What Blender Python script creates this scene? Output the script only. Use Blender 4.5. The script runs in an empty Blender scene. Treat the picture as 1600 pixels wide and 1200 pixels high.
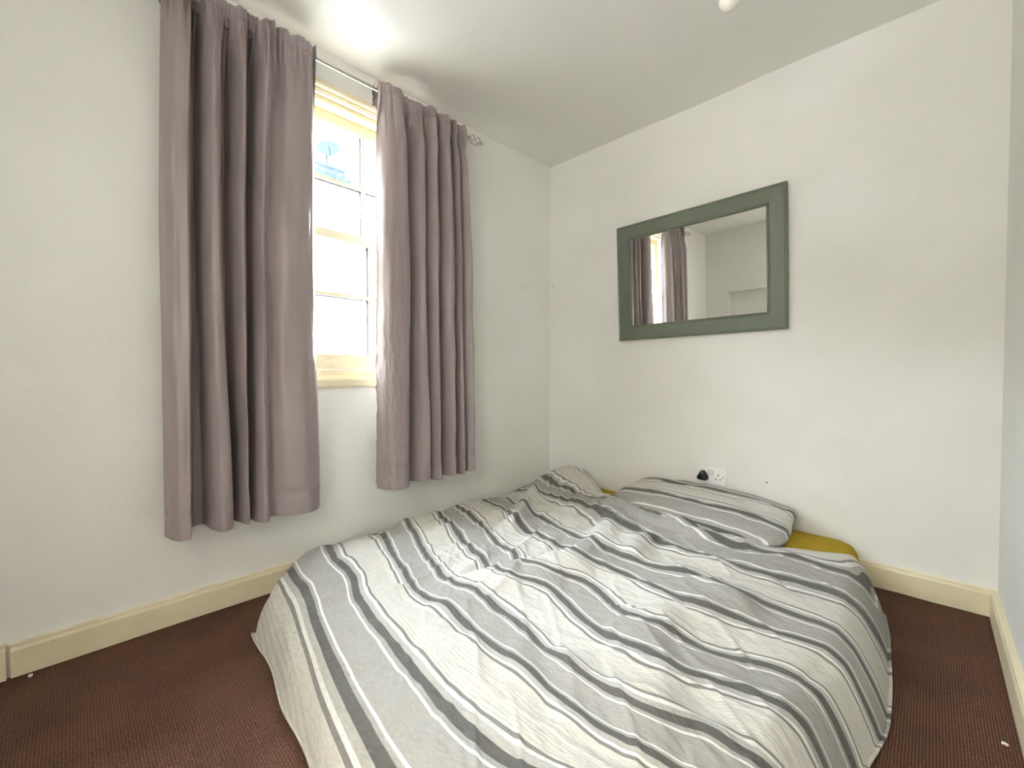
import bpy, bmesh, math, random
import numpy as np
from mathutils import Vector, Matrix
random.seed(4)
SC = bpy.context.scene
COL = SC.collection
# ------------------------------------------------------------------ camera
cam_data = bpy.data.cameras.new('camera')
cam_data.sensor_fit = 'HORIZONTAL'; cam_data.sensor_width = 36.0
cam_data.lens = 670.0 / 1600.0 * 36.0
cam_data.clip_start = 0.02; cam_data.clip_end = 300
cam = bpy.data.objects.new('camera', cam_data); COL.objects.link(cam)
cam.location = (0, 0, 0.88)
cam.rotation_euler = (math.radians(90 - 1.28), 0, math.radians(44.3))
SC.camera = cam
# ------------------------------------------------------------------ light
SC.view_settings.view_transform = 'Standard'
SC.view_settings.look = 'None'
SC.view_settings.exposure = 0.75
SC.view_settings.gamma = 1.0
SC.view_settings.use_curve_mapping = False
SC.cycles.diffuse_bounces = 9
SC.cycles.max_bounces = 14
SC.cycles.caustics_reflective = False
SC.cycles.caustics_refractive = False
W = bpy.data.worlds.new('sky'); SC.world = W; W.use_nodes = True
bg = W.node_tree.nodes['Background']
bg.inputs['Color'].default_value = (0.84, 0.92, 1.0, 1)
bg.inputs['Strength'].default_value = 60.0

def lamp(name, kind, loc, rot, energy, color=(1, 1, 1), **kw):
    d = bpy.data.lights.new(name, kind); d.energy = energy; d.color = color
    for k, v in kw.items(): setattr(d, k, v)
    o = bpy.data.objects.new(name, d); COL.objects.link(o)
    o.location = loc; o.rotation_euler = rot
    return o
sun = lamp('sun', 'SUN', (4, 0, 8), (math.radians(0), math.radians(42), math.radians(-12)), 5.0, (1, .95, .86), angle=0.01)
portal = lamp('window_portal', 'AREA', (-2.12, .87, 1.5), (0, math.radians(-90), 0), 1.0, shape='RECTANGLE', size=1.25, size_y=.95)
portal.data.cycles.is_portal = True
landing_fill = lamp('landing_fill', 'AREA', (-.3, -1.75, 1.25), (math.radians(180), 0, 0), 88.0, (1.0, .98, .93), shape='RECTANGLE', size=1.0, size_y=1.0)  # added fill light on the unseen landing, aimed up to bounce off its ceiling

# ------------------------------------------------------------------ helpers
class MB:
    def __init__(s): s.v = []; s.f = []
    def add(s, v, f):
        o = len(s.v); s.v += [tuple(p) for p in v]; s.f += [tuple(i + o for i in q) for q in f]; return s
    def box(s, x0, x1, y0, y1, z0, z1):
        return s.add([(x0,y0,z0),(x1,y0,z0),(x1,y1,z0),(x0,y1,z0),(x0,y0,z1),(x1,y0,z1),(x1,y1,z1),(x0,y1,z1)],
                     [(0,3,2,1),(4,5,6,7),(0,1,5,4),(1,2,6,5),(2,3,7,6),(3,0,4,7)])
    def tube(s, pts, r, n=10, cap=True):
        pts = [Vector(p) for p in pts]; m = len(pts); rr = r if isinstance(r, (list, tuple)) else [r]*m
        t0 = (pts[1]-pts[0]).normalized(); a = Vector((0,0,1)) if abs(t0.z) < .9 else Vector((1,0,0))
        nrm = (a - t0*a.dot(t0)).normalized(); vs = []
        for i in range(m):
            t = (pts[min(i+1,m-1)]-pts[max(i-1,0)]).normalized()
            nrm = (nrm - t*nrm.dot(t)).normalized(); b = t.cross(nrm)
            for k in range(n):
                q = 2*math.pi*k/n; vs.append(pts[i] + (nrm*math.cos(q)+b*math.sin(q))*rr[i])
        fs = [(i*n+k, i*n+(k+1)%n, (i+1)*n+(k+1)%n, (i+1)*n+k) for i in range(m-1) for k in range(n)]
        if cap: fs += [tuple(reversed(range(n))), tuple(range((m-1)*n, m*n))]
        return s.add(vs, fs)
    def lathe(s, prof, c, n=28):            # profile (r, z) round a vertical axis through c
        vs = []
        for r, z in prof:
            for k in range(n):
                q = 2*math.pi*k/n; vs.append((c[0]+r*math.cos(q), c[1]+r*math.sin(q), c[2]+z))
        m = len(prof)
        fs = [(i*n+k, i*n+(k+1)%n, (i+1)*n+(k+1)%n, (i+1)*n+k) for i in range(m-1) for k in range(n)]
        fs += [tuple(reversed(range(n))), tuple(range((m-1)*n, m*n))]
        return s.add(vs, fs)
    def grid(s, P):                         # P: (rows, cols, 3)
        R, Cc = P.shape[:2]
        return s.add(P.reshape(-1, 3).tolist(), [(i*Cc+j, i*Cc+j+1, (i+1)*Cc+j+1, (i+1)*Cc+j) for i in range(R-1) for j in range(Cc-1)])
    def build(s, name, mat, parent=None, smooth=False, bevel=0, matrix=None, recalc=True):
        me = bpy.data.meshes.new(name); me.from_pydata(s.v, [], s.f)
        if recalc:
            bm = bmesh.new(); bm.from_mesh(me); bmesh.ops.recalc_face_normals(bm, faces=bm.faces)
            if bevel: bmesh.ops.bevel(bm, geom=bm.edges[:], offset=bevel, segments=2, affect='EDGES', clamp_overlap=True)
            bm.to_mesh(me); bm.free()
        if matrix is not None: me.transform(matrix)
        me.materials.append(mat)
        if smooth: me.polygons.foreach_set('use_smooth', [True]*len(me.polygons))
        o = bpy.data.objects.new(name, me); COL.objects.link(o)
        if parent is not None: o.parent = parent
        return o
def thing(name, label, cat, loc=(0,0,0), rot=(0,0,0), group=None):
    o = bpy.data.objects.new(name, None); COL.objects.link(o); o.empty_display_size = .05
    o.location = loc; o.rotation_euler = rot; o['label'] = label; o['category'] = cat
    if group: o['group'] = group
    return o
def tag(o, label, cat, group=None):
    o['label'] = label; o['category'] = cat
    if group: o['group'] = group
    return o
def struct(o): o['kind'] = 'structure'; return o
def sstep(a, b, x):
    t = np.clip((x-a)/(b-a), 0, 1); return t*t*(3-2*t)
def hermite(xs, ys, x):
    xs = np.array(xs, float); ys = np.array(ys, float)
    return np.interp(x, xs, ys) if len(xs) < 3 else _pchip(xs, ys, np.asarray(x, float))
def _pchip(xs, ys, x):
    h = np.diff(xs); d = np.diff(ys)/h; m = np.zeros_like(ys)
    w1 = 2*h[1:]+h[:-1]; w2 = h[1:]+2*h[:-1]; ok = d[:-1]*d[1:] > 0
    with np.errstate(all='ignore'): mm = (w1+w2)/(w1/d[:-1]+w2/d[1:])
    m[1:-1] = np.where(ok, mm, 0); m[0] = d[0]; m[-1] = d[-1]
    i = np.clip(np.searchsorted(xs, x)-1, 0, len(xs)-2); t = np.clip((x-xs[i])/h[i], 0, 1)
    return (ys[i]*(1+2*t)*(1-t)**2 + h[i]*m[i]*t*(1-t)**2 + ys[i+1]*t*t*(3-2*t) + h[i]*m[i+1]*t*t*(t-1))
_rng = np.random.RandomState(7); _NT = _rng.rand(256, 256)
def vnoise(x, y):                            # smooth value noise in [-1, 1]
    x = np.asarray(x, float); y = np.asarray(y, float)
    xi = np.floor(x).astype(int); yi = np.floor(y).astype(int); fx = x-xi; fy = y-yi
    fx = fx**3*(fx*(fx*6-15)+10); fy = fy**3*(fy*(fy*6-15)+10)
    g = lambda a, b: _NT[a % 256, b % 256]
    return 2*((g(xi,yi)*(1-fx)+g(xi+1,yi)*fx)*(1-fy)+(g(xi,yi+1)*(1-fx)+g(xi+1,yi+1)*fx)*fy)-1

# ------------------------------------------------------------------ materials
def mat(name, color, rough=.6, bump=(), vary=None, metallic=0, sheen=0, trans=0, spec=.4):
    """bump: list of (scale, distance, stretch); vary: (colour2, scale, lo, hi)"""
    m = bpy.data.materials.new(name); m.use_nodes = True; nt = m.node_tree; N = nt.nodes; L = nt.links
    p = N['Principled BSDF']; p.inputs['Base Color'].default_value = (*color, 1); p.inputs['Roughness'].default_value = rough
    p.inputs['Metallic'].default_value = metallic; p.inputs['Specular IOR Level'].default_value = spec
    if sheen: p.inputs['Sheen Weight'].default_value = sheen
    tc = N.new('ShaderNodeTexCoord')
    if vary:
        c2, sc, lo, hi = vary
        n = N.new('ShaderNodeTexNoise'); n.inputs['Scale'].default_value = sc; n.inputs['Detail'].default_value = 4
        r = N.new('ShaderNodeMapRange'); r.inputs['From Min'].default_value = lo; r.inputs['From Max'].default_value = hi
        mx = N.new('ShaderNodeMix'); mx.data_type = 'RGBA'
        mx.inputs['A'].default_value = (*color, 1); mx.inputs['B'].default_value = (*c2, 1)
        L.new(tc.outputs['Object'], n.inputs['Vector']); L.new(n.outputs['Fac'], r.inputs['Value'])
        L.new(r.outputs['Result'], mx.inputs['Factor']); L.new(mx.outputs['Result'], p.inputs['Base Color'])
    prev = None
    for sc, dist, st in bump:
        mp = N.new('ShaderNodeMapping'); mp.inputs['Scale'].default_value = st
        n = N.new('ShaderNodeTexNoise'); n.inputs['Scale'].default_value = sc; n.inputs['Detail'].default_value = 3
        b = N.new('ShaderNodeBump'); b.inputs['Distance'].default_value = dist; b.inputs['Strength'].default_value = 1
        L.new(tc.outputs['Object'], mp.inputs['Vector']); L.new(mp.outputs['Vector'], n.inputs['Vector']); L.new(n.outputs['Fac'], b.inputs['Height'])
        if prev: L.new(prev.outputs['Normal'], b.inputs['Normal'])
        prev = b
    if prev: L.new(prev.outputs['Normal'], p.inputs['Normal'])
    if trans:
        t = N.new('ShaderNodeBsdfTranslucent'); t.inputs['Color'].default_value = (*color, 1)
        ms = N.new('ShaderNodeMixShader'); ms.inputs['Fac'].default_value = trans
        L.new(p.outputs['BSDF'], ms.inputs[1]); L.new(t.outputs['BSDF'], ms.inputs[2])
        L.new(ms.outputs['Shader'], N['Material Output'].inputs['Surface'])
    return m
I3 = (1,1,1)
M = {}
M['wall'] = mat('wall_paint', (.80,.795,.76), .75, [(3, .006, I3), (55, .0009, I3)], ((.84,.84,.825), 1.7, .42, .62))
M['ceiling'] = mat('ceiling_paint', (.81,.805,.775), .85, [(2.5, .012, I3), (60, .0006, I3)])
M['trim'] = mat('cream_gloss_paint', (.78,.70,.50), .38, [(25, .0015, I3)], ((.70,.62,.43), 6, .45, .7))
M['frame'] = mat('window_cream_paint', (.76,.68,.50), .35, [(30, .001, I3)], ((.70,.61,.42), 8, .5, .75))
M['curtain'] = mat('taupe_satin', (.30,.25,.252), .36, [(700, .0003, (1,1,1)), (9, .004, (1,1,.5))], ((.325,.27,.272), 4, .4, .6), sheen=.03, trans=.01, spec=.55)
M['lining'] = mat('pale_lining', (.40,.37,.35), .8, trans=.1)
M['rod'] = mat('brushed_steel', (.50,.48,.43), .28, metallic=1)
M['mframe'] = mat('sage_grey_paint', (.135,.155,.118), .42, [(60, .0006, I3)], ((.15,.17,.13), 12, .4, .7))
M['mirror'] = mat('silvered_glass', (.93,.94,.92), .0, metallic=1)
M['backing'] = mat('brown_backing', (.2,.14,.09), .8)
M['white_plastic'] = mat('white_plastic', (.88,.88,.88), .3)
M['switch'] = mat('rocker_plastic', (.66,.66,.64), .35)
M['dark'] = mat('dark_recess', (.02,.02,.02), .6)
M['black'] = mat('black_plastic', (.012,.012,.013), .35)
M['bulb'] = mat('opal_glass', (.92,.91,.86), .25)
M['mustard'] = mat('mustard_cotton', (.385,.268,.026), .9, [(350, .0006, I3), (8, .008, I3)], ((.31,.22,.018), 9, .4, .65), spec=.1)
M['core'] = mat('mattress_ticking', (.7,.68,.62), .9)
M['paper'] = mat('white_paper', (.85,.84,.8), .8)
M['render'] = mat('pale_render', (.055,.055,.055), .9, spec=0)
M['tile'] = mat('slate_tile', (.010,.013,.0155), .95, vary=((.015,.018,.02), 3, .4, .7), spec=0)
M['paving'] = mat('pale_paving', (.28,.27,.26), .9)
M['bar_outline'] = mat('dark_bar_outline', (.022,.022,.02), .9)  # shade put into the colour: near-black outline for bars against bright panes
M['dish'] = mat('grey_dish', (.011,.0145,.017), .8, spec=0)

def glass_mat():
    m = bpy.data.materials.new('window_glass'); m.use_nodes = True; nt = m.node_tree; N = nt.nodes; L = nt.links
    N.remove(N['Principled BSDF'])
    t = N.new('ShaderNodeBsdfTransparent'); t.inputs['Color'].default_value = (.96,.97,.97,1)
    g = N.new('ShaderNodeBsdfGlossy'); g.inputs['Roughness'].default_value = .02
    lw = N.new('ShaderNodeLayerWeight'); lw.inputs['Blend'].default_value = .5
    pw = N.new('ShaderNodeMath'); pw.operation = 'POWER'; pw.inputs[1].default_value = 4.5
    ma = N.new('ShaderNodeMath'); ma.operation = 'MULTIPLY_ADD'; ma.inputs[1].default_value = .7; ma.inputs[2].default_value = .03
    ms = N.new('ShaderNodeMixShader')
    L.new(lw.outputs['Facing'], pw.inputs[0]); L.new(pw.outputs[0], ma.inputs[0]); L.new(ma.outputs[0], ms.inputs['Fac'])
    L.new(t.outputs[0], ms.inputs[1]); L.new(g.outputs[0], ms.inputs[2])
    L.new(ms.outputs[0], N['Material Output'].inputs['Surface'])
    return m
M['glass'] = glass_mat()

def carpet_mat():
    m = mat('brown_cord_carpet', (.105,.062,.047), .95, (), spec=.1); nt = m.node_tree; N = nt.nodes; L = nt.links; p = N['Principled BSDF']
    tc = N.new('ShaderNodeTexCoord')
    w = N.new('ShaderNodeTexWave'); w.wave_type = 'BANDS'; w.bands_direction = 'X'; w.inputs['Scale'].default_value = 1/.0085/ (2*math.pi) * math.pi*.318*2
    w.inputs['Scale'].default_value = 54.0; w.inputs['Distortion'].default_value = .6; w.inputs['Detail'].default_value = 1; w.inputs['Detail Scale'].default_value = 4
    w2 = N.new('ShaderNodeTexWave'); w2.wave_type = 'BANDS'; w2.bands_direction = 'Y'; w2.inputs['Scale'].default_value = 50; w2.inputs['Distortion'].default_value = 2.5; w2.inputs['Detail Scale'].default_value = 9
    L.new(tc.outputs['Object'], w2.inputs['Vector'])
    n = N.new('ShaderNodeTexNoise'); n.inputs['Scale'].default_value = 190; n.inputs['Detail'].default_value = 2
    n2 = N.new('ShaderNodeTexNoise'); n2.inputs['Scale'].default_value = 5
    L.new(tc.outputs['Object'], w.inputs['Vector']); L.new(tc.outputs['Object'], n.inputs['Vector']); L.new(tc.outputs['Object'], n2.inputs['Vector'])
    wr = N.new('ShaderNodeMapRange'); wr.inputs['To Min'].default_value = .35; L.new(w.outputs['Fac'], wr.inputs['Value'])
    wq = N.new('ShaderNodeMapRange'); wq.inputs['To Min'].default_value = .55; L.new(w2.outputs['Fac'], wq.inputs['Value'])
    a0 = N.new('ShaderNodeMath'); a0.operation = 'MULTIPLY'; L.new(wr.outputs['Result'], a0.inputs[0]); L.new(n.outputs['Fac'], a0.inputs[1])
    a = N.new('ShaderNodeMath'); a.operation = 'MULTIPLY'; L.new(a0.outputs[0], a.inputs[0]); L.new(wq.outputs['Result'], a.inputs[1])
    cr = N.new('ShaderNodeValToRGB'); cr.color_ramp.elements[0].color = (.050,.024,.016,1); cr.color_ramp.elements[0].position = .04
    cr.color_ramp.elements[1].color = (.255,.132,.090,1); cr.color_ramp.elements[1].position = .45
    L.new(a.outputs[0], cr.inputs['Fac'])
    mx = N.new('ShaderNodeMix'); mx.data_type = 'RGBA'; mx.blend_type = 'MULTIPLY'; mx.inputs['Factor'].default_value = .5
    L.new(cr.outputs['Color'], mx.inputs['A']); L.new(n2.outputs['Fac'], mx.inputs['B'])
    L.new(mx.outputs['Result'], p.inputs['Base Color'])
    b = N.new('ShaderNodeBump'); b.inputs['Distance'].default_value = .004; L.new(a.outputs[0], b.inputs['Height']); L.new(b.outputs['Normal'], p.inputs['Normal'])
    return m
M['carpet'] = carpet_mat()

PERIOD = .325
def stripe_mat(name):
    """woven stripes along the point attribute 'stripe' (metres across the cloth)"""
    m = mat(name, (.6,.58,.55), .9, (), sheen=.08, spec=.15); nt = m.node_tree; N = nt.nodes; L = nt.links; p = N['Principled BSDF']
    at = N.new('ShaderNodeAttribute'); at.attribute_name = 'stripe'
    ax = N.new('ShaderNodeAttribute'); ax.attribute_name = 'along'
    dv = N.new('ShaderNodeMath'); dv.operation = 'DIVIDE'; dv.inputs[1].default_value = PERIOD; L.new(at.outputs['Fac'], dv.inputs[0])
    ad = N.new('ShaderNodeMath'); ad.operation = 'ADD'; ad.inputs[1].default_value = 100.2; L.new(dv.outputs[0], ad.inputs[0])
    fr = N.new('ShaderNodeMath'); fr.operation = 'FRACT'; L.new(ad.outputs[0], fr.inputs[0])
    cream=(.61,.595,.545); white=(.73,.72,.69); mid=(.35,.342,.32); dark=(.122,.118,.112); lite=(.43,.42,.39); thin=(.225,.217,.20)
    # metres from the dark band's centre line (first band at 0, second at .135)
    stops = [(-.065,cream),(-.045,thin),(-.037,white),(-.027,lite),(-.012,dark),(.011,mid),(.020,white),(.026,mid),
             (.107,white),(.113,mid),(.124,dark),(.147,lite),(.160,white),(.170,thin),(.178,cream)]
    cr = N.new('ShaderNodeValToRGB'); R = cr.color_ramp; R.interpolation = 'CONSTANT'
    R.elements[0].position = 0; R.elements[0].color = (*cream, 1)
    R.elements.remove(R.elements[1])
    for s, c in stops:
        e = R.elements.new(s/PERIOD + .2); e.color = (*c, 1)
    L.new(fr.outputs[0], cr.inputs['Fac'])
    # fine ribs woven into the cream fields
    rb = N.new('ShaderNodeMath'); rb.operation = 'MULTIPLY'; rb.inputs[1].default_value = 2*math.pi/.0092; L.new(at.outputs['Fac'], rb.inputs[0])
    sn = N.new('ShaderNodeMath'); sn.operation = 'SINE'; L.new(rb.outputs[0], sn.inputs[0])
    r2 = N.new('ShaderNodeMapRange'); r2.inputs['From Min'].default_value = -.2; r2.inputs['From Max'].default_value = .6
    r2.inputs['To Min'].default_value = 1.0; r2.inputs['To Max'].default_value = .86; L.new(sn.outputs[0], r2.inputs['Value'])
    g = N.new('ShaderNodeMath'); g.operation = 'GREATER_THAN'; g.inputs[1].default_value = .178/PERIOD+.2; L.new(fr.outputs[0], g.inputs[0])
    mxr = N.new('ShaderNodeMix'); mxr.data_type = 'FLOAT'; mxr.inputs['A'].default_value = 1.0
    L.new(g.outputs[0], mxr.inputs['Factor']); L.new(r2.outputs['Result'], mxr.inputs['B'])
    mul = N.new('ShaderNodeMix'); mul.data_type = 'RGBA'; mul.blend_type = 'MULTIPLY'; mul.inputs['Factor'].default_value = 1
    L.new(cr.outputs['Color'], mul.inputs['A'])
    # heathered yarn
    cb = N.new('ShaderNodeCombineXYZ'); L.new(at.outputs['Fac'], cb.inputs['X']); L.new(ax.outputs['Fac'], cb.inputs['Y'])
    mp = N.new('ShaderNodeMapping'); mp.inputs['Scale'].default_value = (420, 60, 1); L.new(cb.outputs[0], mp.inputs['Vector'])
    n = N.new('ShaderNodeTexNoise'); n.inputs['Scale'].default_value = 1; n.inputs['Detail'].default_value = 2; L.new(mp.outputs[0], n.inputs['Vector'])
    nr = N.new('ShaderNodeMapRange'); nr.inputs['From Min'].default_value = .3; nr.inputs['From Max'].default_value = .7; nr.inputs['To Min'].default_value = .9; nr.inputs['To Max'].default_value = 1.08
    L.new(n.outputs['Fac'], nr.inputs['Value'])
    mm = N.new('ShaderNodeMath'); mm.operation = 'MULTIPLY'; L.new(mxr.outputs['Result'], mm.inputs[0]); L.new(nr.outputs['Result'], mm.inputs[1])
    L.new(mm.outputs[0], mul.inputs['B']); L.new(mul.outputs['Result'], p.inputs['Base Color'])
    # creases
    tc = N.new('ShaderNodeTexCoord'); prev = None
    for sc, dist, st, rot in ((7, .011, (1,2.2,1), .5), (16, .007, (1,2.6,1), -.6), (45, .0028, (1,1.6,1), .9), (900, .0003, I3, 0)):
        mq = N.new('ShaderNodeMapping'); mq.inputs['Scale'].default_value = st; mq.inputs['Rotation'].default_value = (0,0,rot)
        q = N.new('ShaderNodeTexNoise'); q.inputs['Scale'].default_value = sc; q.inputs['Detail'].default_value = 3; q.inputs['Distortion'].default_value = .4
        b = N.new('ShaderNodeBump'); b.inputs['Distance'].default_value = dist
        L.new(tc.outputs['Object'], mq.inputs['Vector']); L.new(mq.outputs[0], q.inputs['Vector']); L.new(q.outputs['Fac'], b.inputs['Height'])
        if prev: L.new(prev.outputs['Normal'], b.inputs['Normal'])
        prev = b
    L.new(prev.outputs['Normal'], p.inputs['Normal'])
    return m
M['stripe'] = stripe_mat('striped_cotton')
# ------------------------------------------------------------------ room shell
XL, XR, YF, YB, ZC = -1.90, .186, -.64, 2.32, 2.285
def wmat(o):
    m = o.matrix_basis.copy()
    return (wmat(o.parent) @ o.matrix_parent_inverse @ m) if o.parent else m
def part(mb, name, m, parent, **kw):         # a child whose mesh is written in room coordinates
    o = mb.build(name, m, None, **kw); o.parent = parent
    o.matrix_parent_inverse = wmat(parent).inverted(); return o
WY0, WY1, WZ0, WZ1 = .38, 1.36, .835, 2.150        # opening in the window wall
# wall_left: boxes round the opening
w = MB()
w.box(XL-.26, XL, YF-.3, WY0, -.1, 2.5).box(XL-.26, XL, WY1, YB+.15, -.1, 2.5).box(XL-.26, XL, WY0, WY1, -.1, WZ0).box(XL-.26, XL, WY0, WY1, WZ1, 2.5)
struct(w.build('wall_left', M['wall']))
struct(MB().box(XL, XR+.15, YB, YB+.15, -.1, 2.5).build('wall_back', M['wall']))
struct(MB().box(XR, XR+.15, YF-.3, YB, -.1, 2.5).build('wall_right', M['wall']))
DX0, DX1, DZ = -.70, .08, 1.98
RX0, RX1, RZ0, RZ1 = -1.66, -.86, .70, 1.60
w = MB()
w.box(XL, RX0, YF-.25, YF, -.1, 2.5).box(RX1, DX0, YF-.25, YF, -.1, 2.5).box(DX1, XR, YF-.25, YF, -.1, 2.5)
w.box(DX0, DX1, YF-.25, YF, DZ, 2.5).box(RX0, RX1, YF-.25, YF, RZ1, 2.5).box(RX0, RX1, YF-.25, YF, -.1, RZ0).box(RX0, RX1, YF-.25, YF-.13, RZ0, RZ1)
struct(w.build('wall_front', M['wall']))
# landing beyond the doorway behind the camera
w = MB()
w.box(-1.5, -1.4, -2.7, YF-.25, -.1, 2.5).box(.6, .7, -2.7, YF-.25, -.1, 2.5).box(-1.5, .7, -2.8, -2.7, -.1, 2.5)
struct(w.build('wall_landing', M['wall']))
struct(MB().box(-1.5, .7, -2.8, YF-.25, ZC, 2.5).build('ceiling_landing', M['ceiling']))
struct(MB().box(-1.5, .7, -2.8, YF-.25, -.1, 0).build('floor_landing', M['carpet']))
w = MB()
w.box(DX0-.06, DX0, YF, YF+.018, 0, DZ+.06).box(DX1, DX1+.06, YF, YF+.018, 0, DZ+.06).box(DX0, DX1, YF, YF+.018, DZ, DZ+.06)
struct(w.build('trim_2', M['trim'], bevel=.003))
# ceiling: slightly uneven plaster
nx, ny = 60, 70
gx, gy = np.meshgrid(np.linspace(XL, XR, nx), np.linspace(YF, YB, ny))
gz = ZC + .006*vnoise(gx*2.2, gy*2.2) - .016*np.exp(-(gx-XL)/.22)*(1-.9*np.exp(-((gy-2.3)/.5)**2)) + .012
w = MB().grid(np.stack([gx, gy, gz], -1))
w.box(XL-.1, XR+.1, YF-.1, YB+.1, 2.36, 2.5)
struct(w.build('ceiling', M['ceiling'], smooth=True, recalc=False))
struct(MB().box(XL-.1, XR+.1, YF-.26, YB+.1, -.1, 0).build('floor', M['carpet']))

def board(p0, p1, n, h=.100, t=.020, wob=.0015, seed=1):
    """skirting board between two floor points, n = direction into the room"""
    prof = [(0,.004),(t,.002),(t,h-.016),(t-.003,h-.008),(t-.004,h-.006),(t-.004,h-.001),(t-.008,h),(0,h)]
    rg = random.Random(seed); m = 24; mb = MB(); vs = []
    for i in range(m+1):
        f = i/m; bx = p0[0]+(p1[0]-p0[0])*f; by = p0[1]+(p1[1]-p0[1])*f
        for k, (d, z) in enumerate(prof):
            zz = z + (rg.uniform(-wob, wob) if k > 1 else rg.uniform(0, .003))
            vs.append((bx+n[0]*d, by+n[1]*d, zz))
    q = len(prof)
    fs = [(i*q+k, i*q+(k+1)%q, (i+1)*q+(k+1)%q, (i+1)*q+k) for i in range(m) for k in range(q)]
    fs += [tuple(range(q)), tuple(range(m*q, m*q+q))]
    return mb.add(vs, fs)
struct(board((XL,-.138), (XL,YB), (1,0), .098, seed=2).build('baseboard_left', M['trim'], smooth=False))
struct(board((XL,YF), (XL,-.146), (1,0), .103, .023, seed=3).build('trim_1', M['trim']))
struct(board((XL+.02,YB), (XR,YB), (0,-1), .100, seed=4).build('baseboard_back', M['trim']))
struct(board((XR,YF+.05), (XR,YB-.02), (-1,0), .098, seed=5).build('baseboard_right', M['trim']))
struct(board((XL+.024,YF), (DX0-.06,YF), (0,1), .098, seed=6).build('baseboard_front', M['trim']))

# ------------------------------------------------------------------ window
win = bpy.data.objects.new('window_1', None); COL.objects.link(win); win.location = (XL, .87, WZ0); win['kind'] = 'structure'
GY = [.42, .72, 1.02, 1.32]
XU, XW = -2.035, -1.968                       # planes of the upper and the lower sash
f = MB()                                      # box frame with pulley stiles and outer head
f.box(-2.10, XL-.004, WY0, GY[0]-.035, WZ0, WZ1).box(-2.10, XL-.004, GY[3]+.035, WY1, WZ0, WZ1)
f.box(-2.10, -1.99, GY[0]-.035, GY[3]+.035, 2.097, WZ1)
part(f, 'box_frame', M['frame'], win, bevel=.002)
part(MB().box(-1.99, -1.945, GY[0]-.035, GY[3]+.035, 2.088, WZ1), 'head_bead', M['frame'], win, bevel=.004)
part(MB().box(-1.945, -1.915, GY[0]-.035, GY[3]+.035, 2.108, WZ1), 'head_moulding', M['frame'], win, bevel=.005)
part(MB().box(-1.915, XL+.004, WY0, WY1, 2.124, WZ1+.006), 'head_architrave', M['frame'], win, bevel=.004)
part(MB().box(-2.02, -1.95, GY[0]-.035, GY[3]+.035, WZ0, .902), 'inner_sill', M['frame'], win, bevel=.003)
part(MB().box(-1.95, -1.905, WY0, WY1, WZ0, .880), 'staff_bead', M['frame'], win, bevel=.006)
part(MB().box(-1.905, XL+.016, WY0-.01, WY1+.01, .822, .862), 'sill_nosing', M['frame'], win, bevel=.006)
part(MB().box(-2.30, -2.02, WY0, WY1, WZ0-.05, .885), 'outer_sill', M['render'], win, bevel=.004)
def sash(name, x, z0, z1, zbot, zmid, ztop, bars_z):
    d = .019
    s = MB()
    s.box(x-d, x+d, GY[0]-.033, GY[0]+.012, z0, z1).box(x-d, x+d, GY[3]-.012, GY[3]+.033, z0, z1)
    s.box(x-d, x+d, GY[0]+.012, GY[3]-.012, z0, zbot).box(x-d, x+d, GY[0]+.012, GY[3]-.012, ztop, z1)
    root = part(s, name, M['frame'], win, bevel=.003)
    for y in (GY[1], GY[2]):
        part(MB().box(x-.002, x+.0165, y-.0075, y+.0075, zbot, ztop), 'glazing_bar', M['frame'], root, bevel=.002)
        part(MB().box(x-.017, x-.002, y-.0095, y+.0095, zbot, ztop), 'outline_strip', M['bar_outline'], root)  # painted dark outline behind the bar, so it reads against the glare
    part(MB().box(x-.0018, x+.016, GY[0]+.012, GY[3]-.012, zmid-.0075, zmid+.0075), 'glazing_bar', M['frame'], root, bevel=.002)
    part(MB().box(x-.0168, x-.0022, GY[0]+.012, GY[3]-.012, zmid-.0095, zmid+.0095), 'outline_strip', M['bar_outline'], root)
    for i in range(3):
        for (a, c) in ((zbot, zmid-.0045), (zmid+.0045, ztop)):
            y0 = GY[i] + (.012 if i == 0 else .0045); y1 = GY[i+1] - (.012 if i == 2 else .0045)
            part(MB().box(x-.004, x-.002, y0+.004, y1-.004, a+.004, c-.004), 'pane', M['glass'], root)
sash('upper_sash', XU, 1.500, 2.097, 1.540, 1.792, 2.047, None)
sash('lower_sash', XW, .903, 1.535, .972, 1.245, 1.497, None)

# ------------------------------------------------------------------ street beyond the window
struct(MB().box(-40, XL-.3, -30, 40, -3.0, -2.8).build('floor_street', M['paving']))
house = thing('house', 'pale rendered house with slate roof across the street beyond the window', 'house', (-9.5, 2, -2.8))
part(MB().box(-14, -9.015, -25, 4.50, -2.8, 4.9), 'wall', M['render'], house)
part(MB().add([(-9.0,-25,4.86),(-9.0,4.56,4.86),(-10.0,4.56,5.62),(-10.0,-25,5.62),(-14,-25,4.86),(-14,4.56,4.86)],[(0,1,2,3),(3,2,5,4),(1,5,2),(0,3,4),(0,4,5,1)]), 'roof', M['tile'], house)
rows = MB()
for r in range(7):
    for k in range(46):
        f0 = r/7; y0 = 4.55-.18*(k+1)+(.09 if r % 2 else 0); y0 = min(y0, 4.38)
        x0, z0 = -9.0-f0*1.0, 4.86+f0*.76; x1, z1 = x0-.19, z0+.145; t = .03+.012*random.random()
        rows.add([(x0,y0,z0+t),(x0,y0+.17,z0+t),(x1,y0+.17,z1+.015),(x1,y0,z1+.015),(x0,y0,z0),(x0,y0+.17,z0)], [(0,1,2,3),(4,5,1,0)])
o = part(rows, 'roof_tiles', M['tile'], house); o['kind'] = 'stuff'
part(MB().tube([(-10,-25,5.63),(-10,4.56,5.63)], .07, 8), 'ridge', M['tile'], house)
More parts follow.
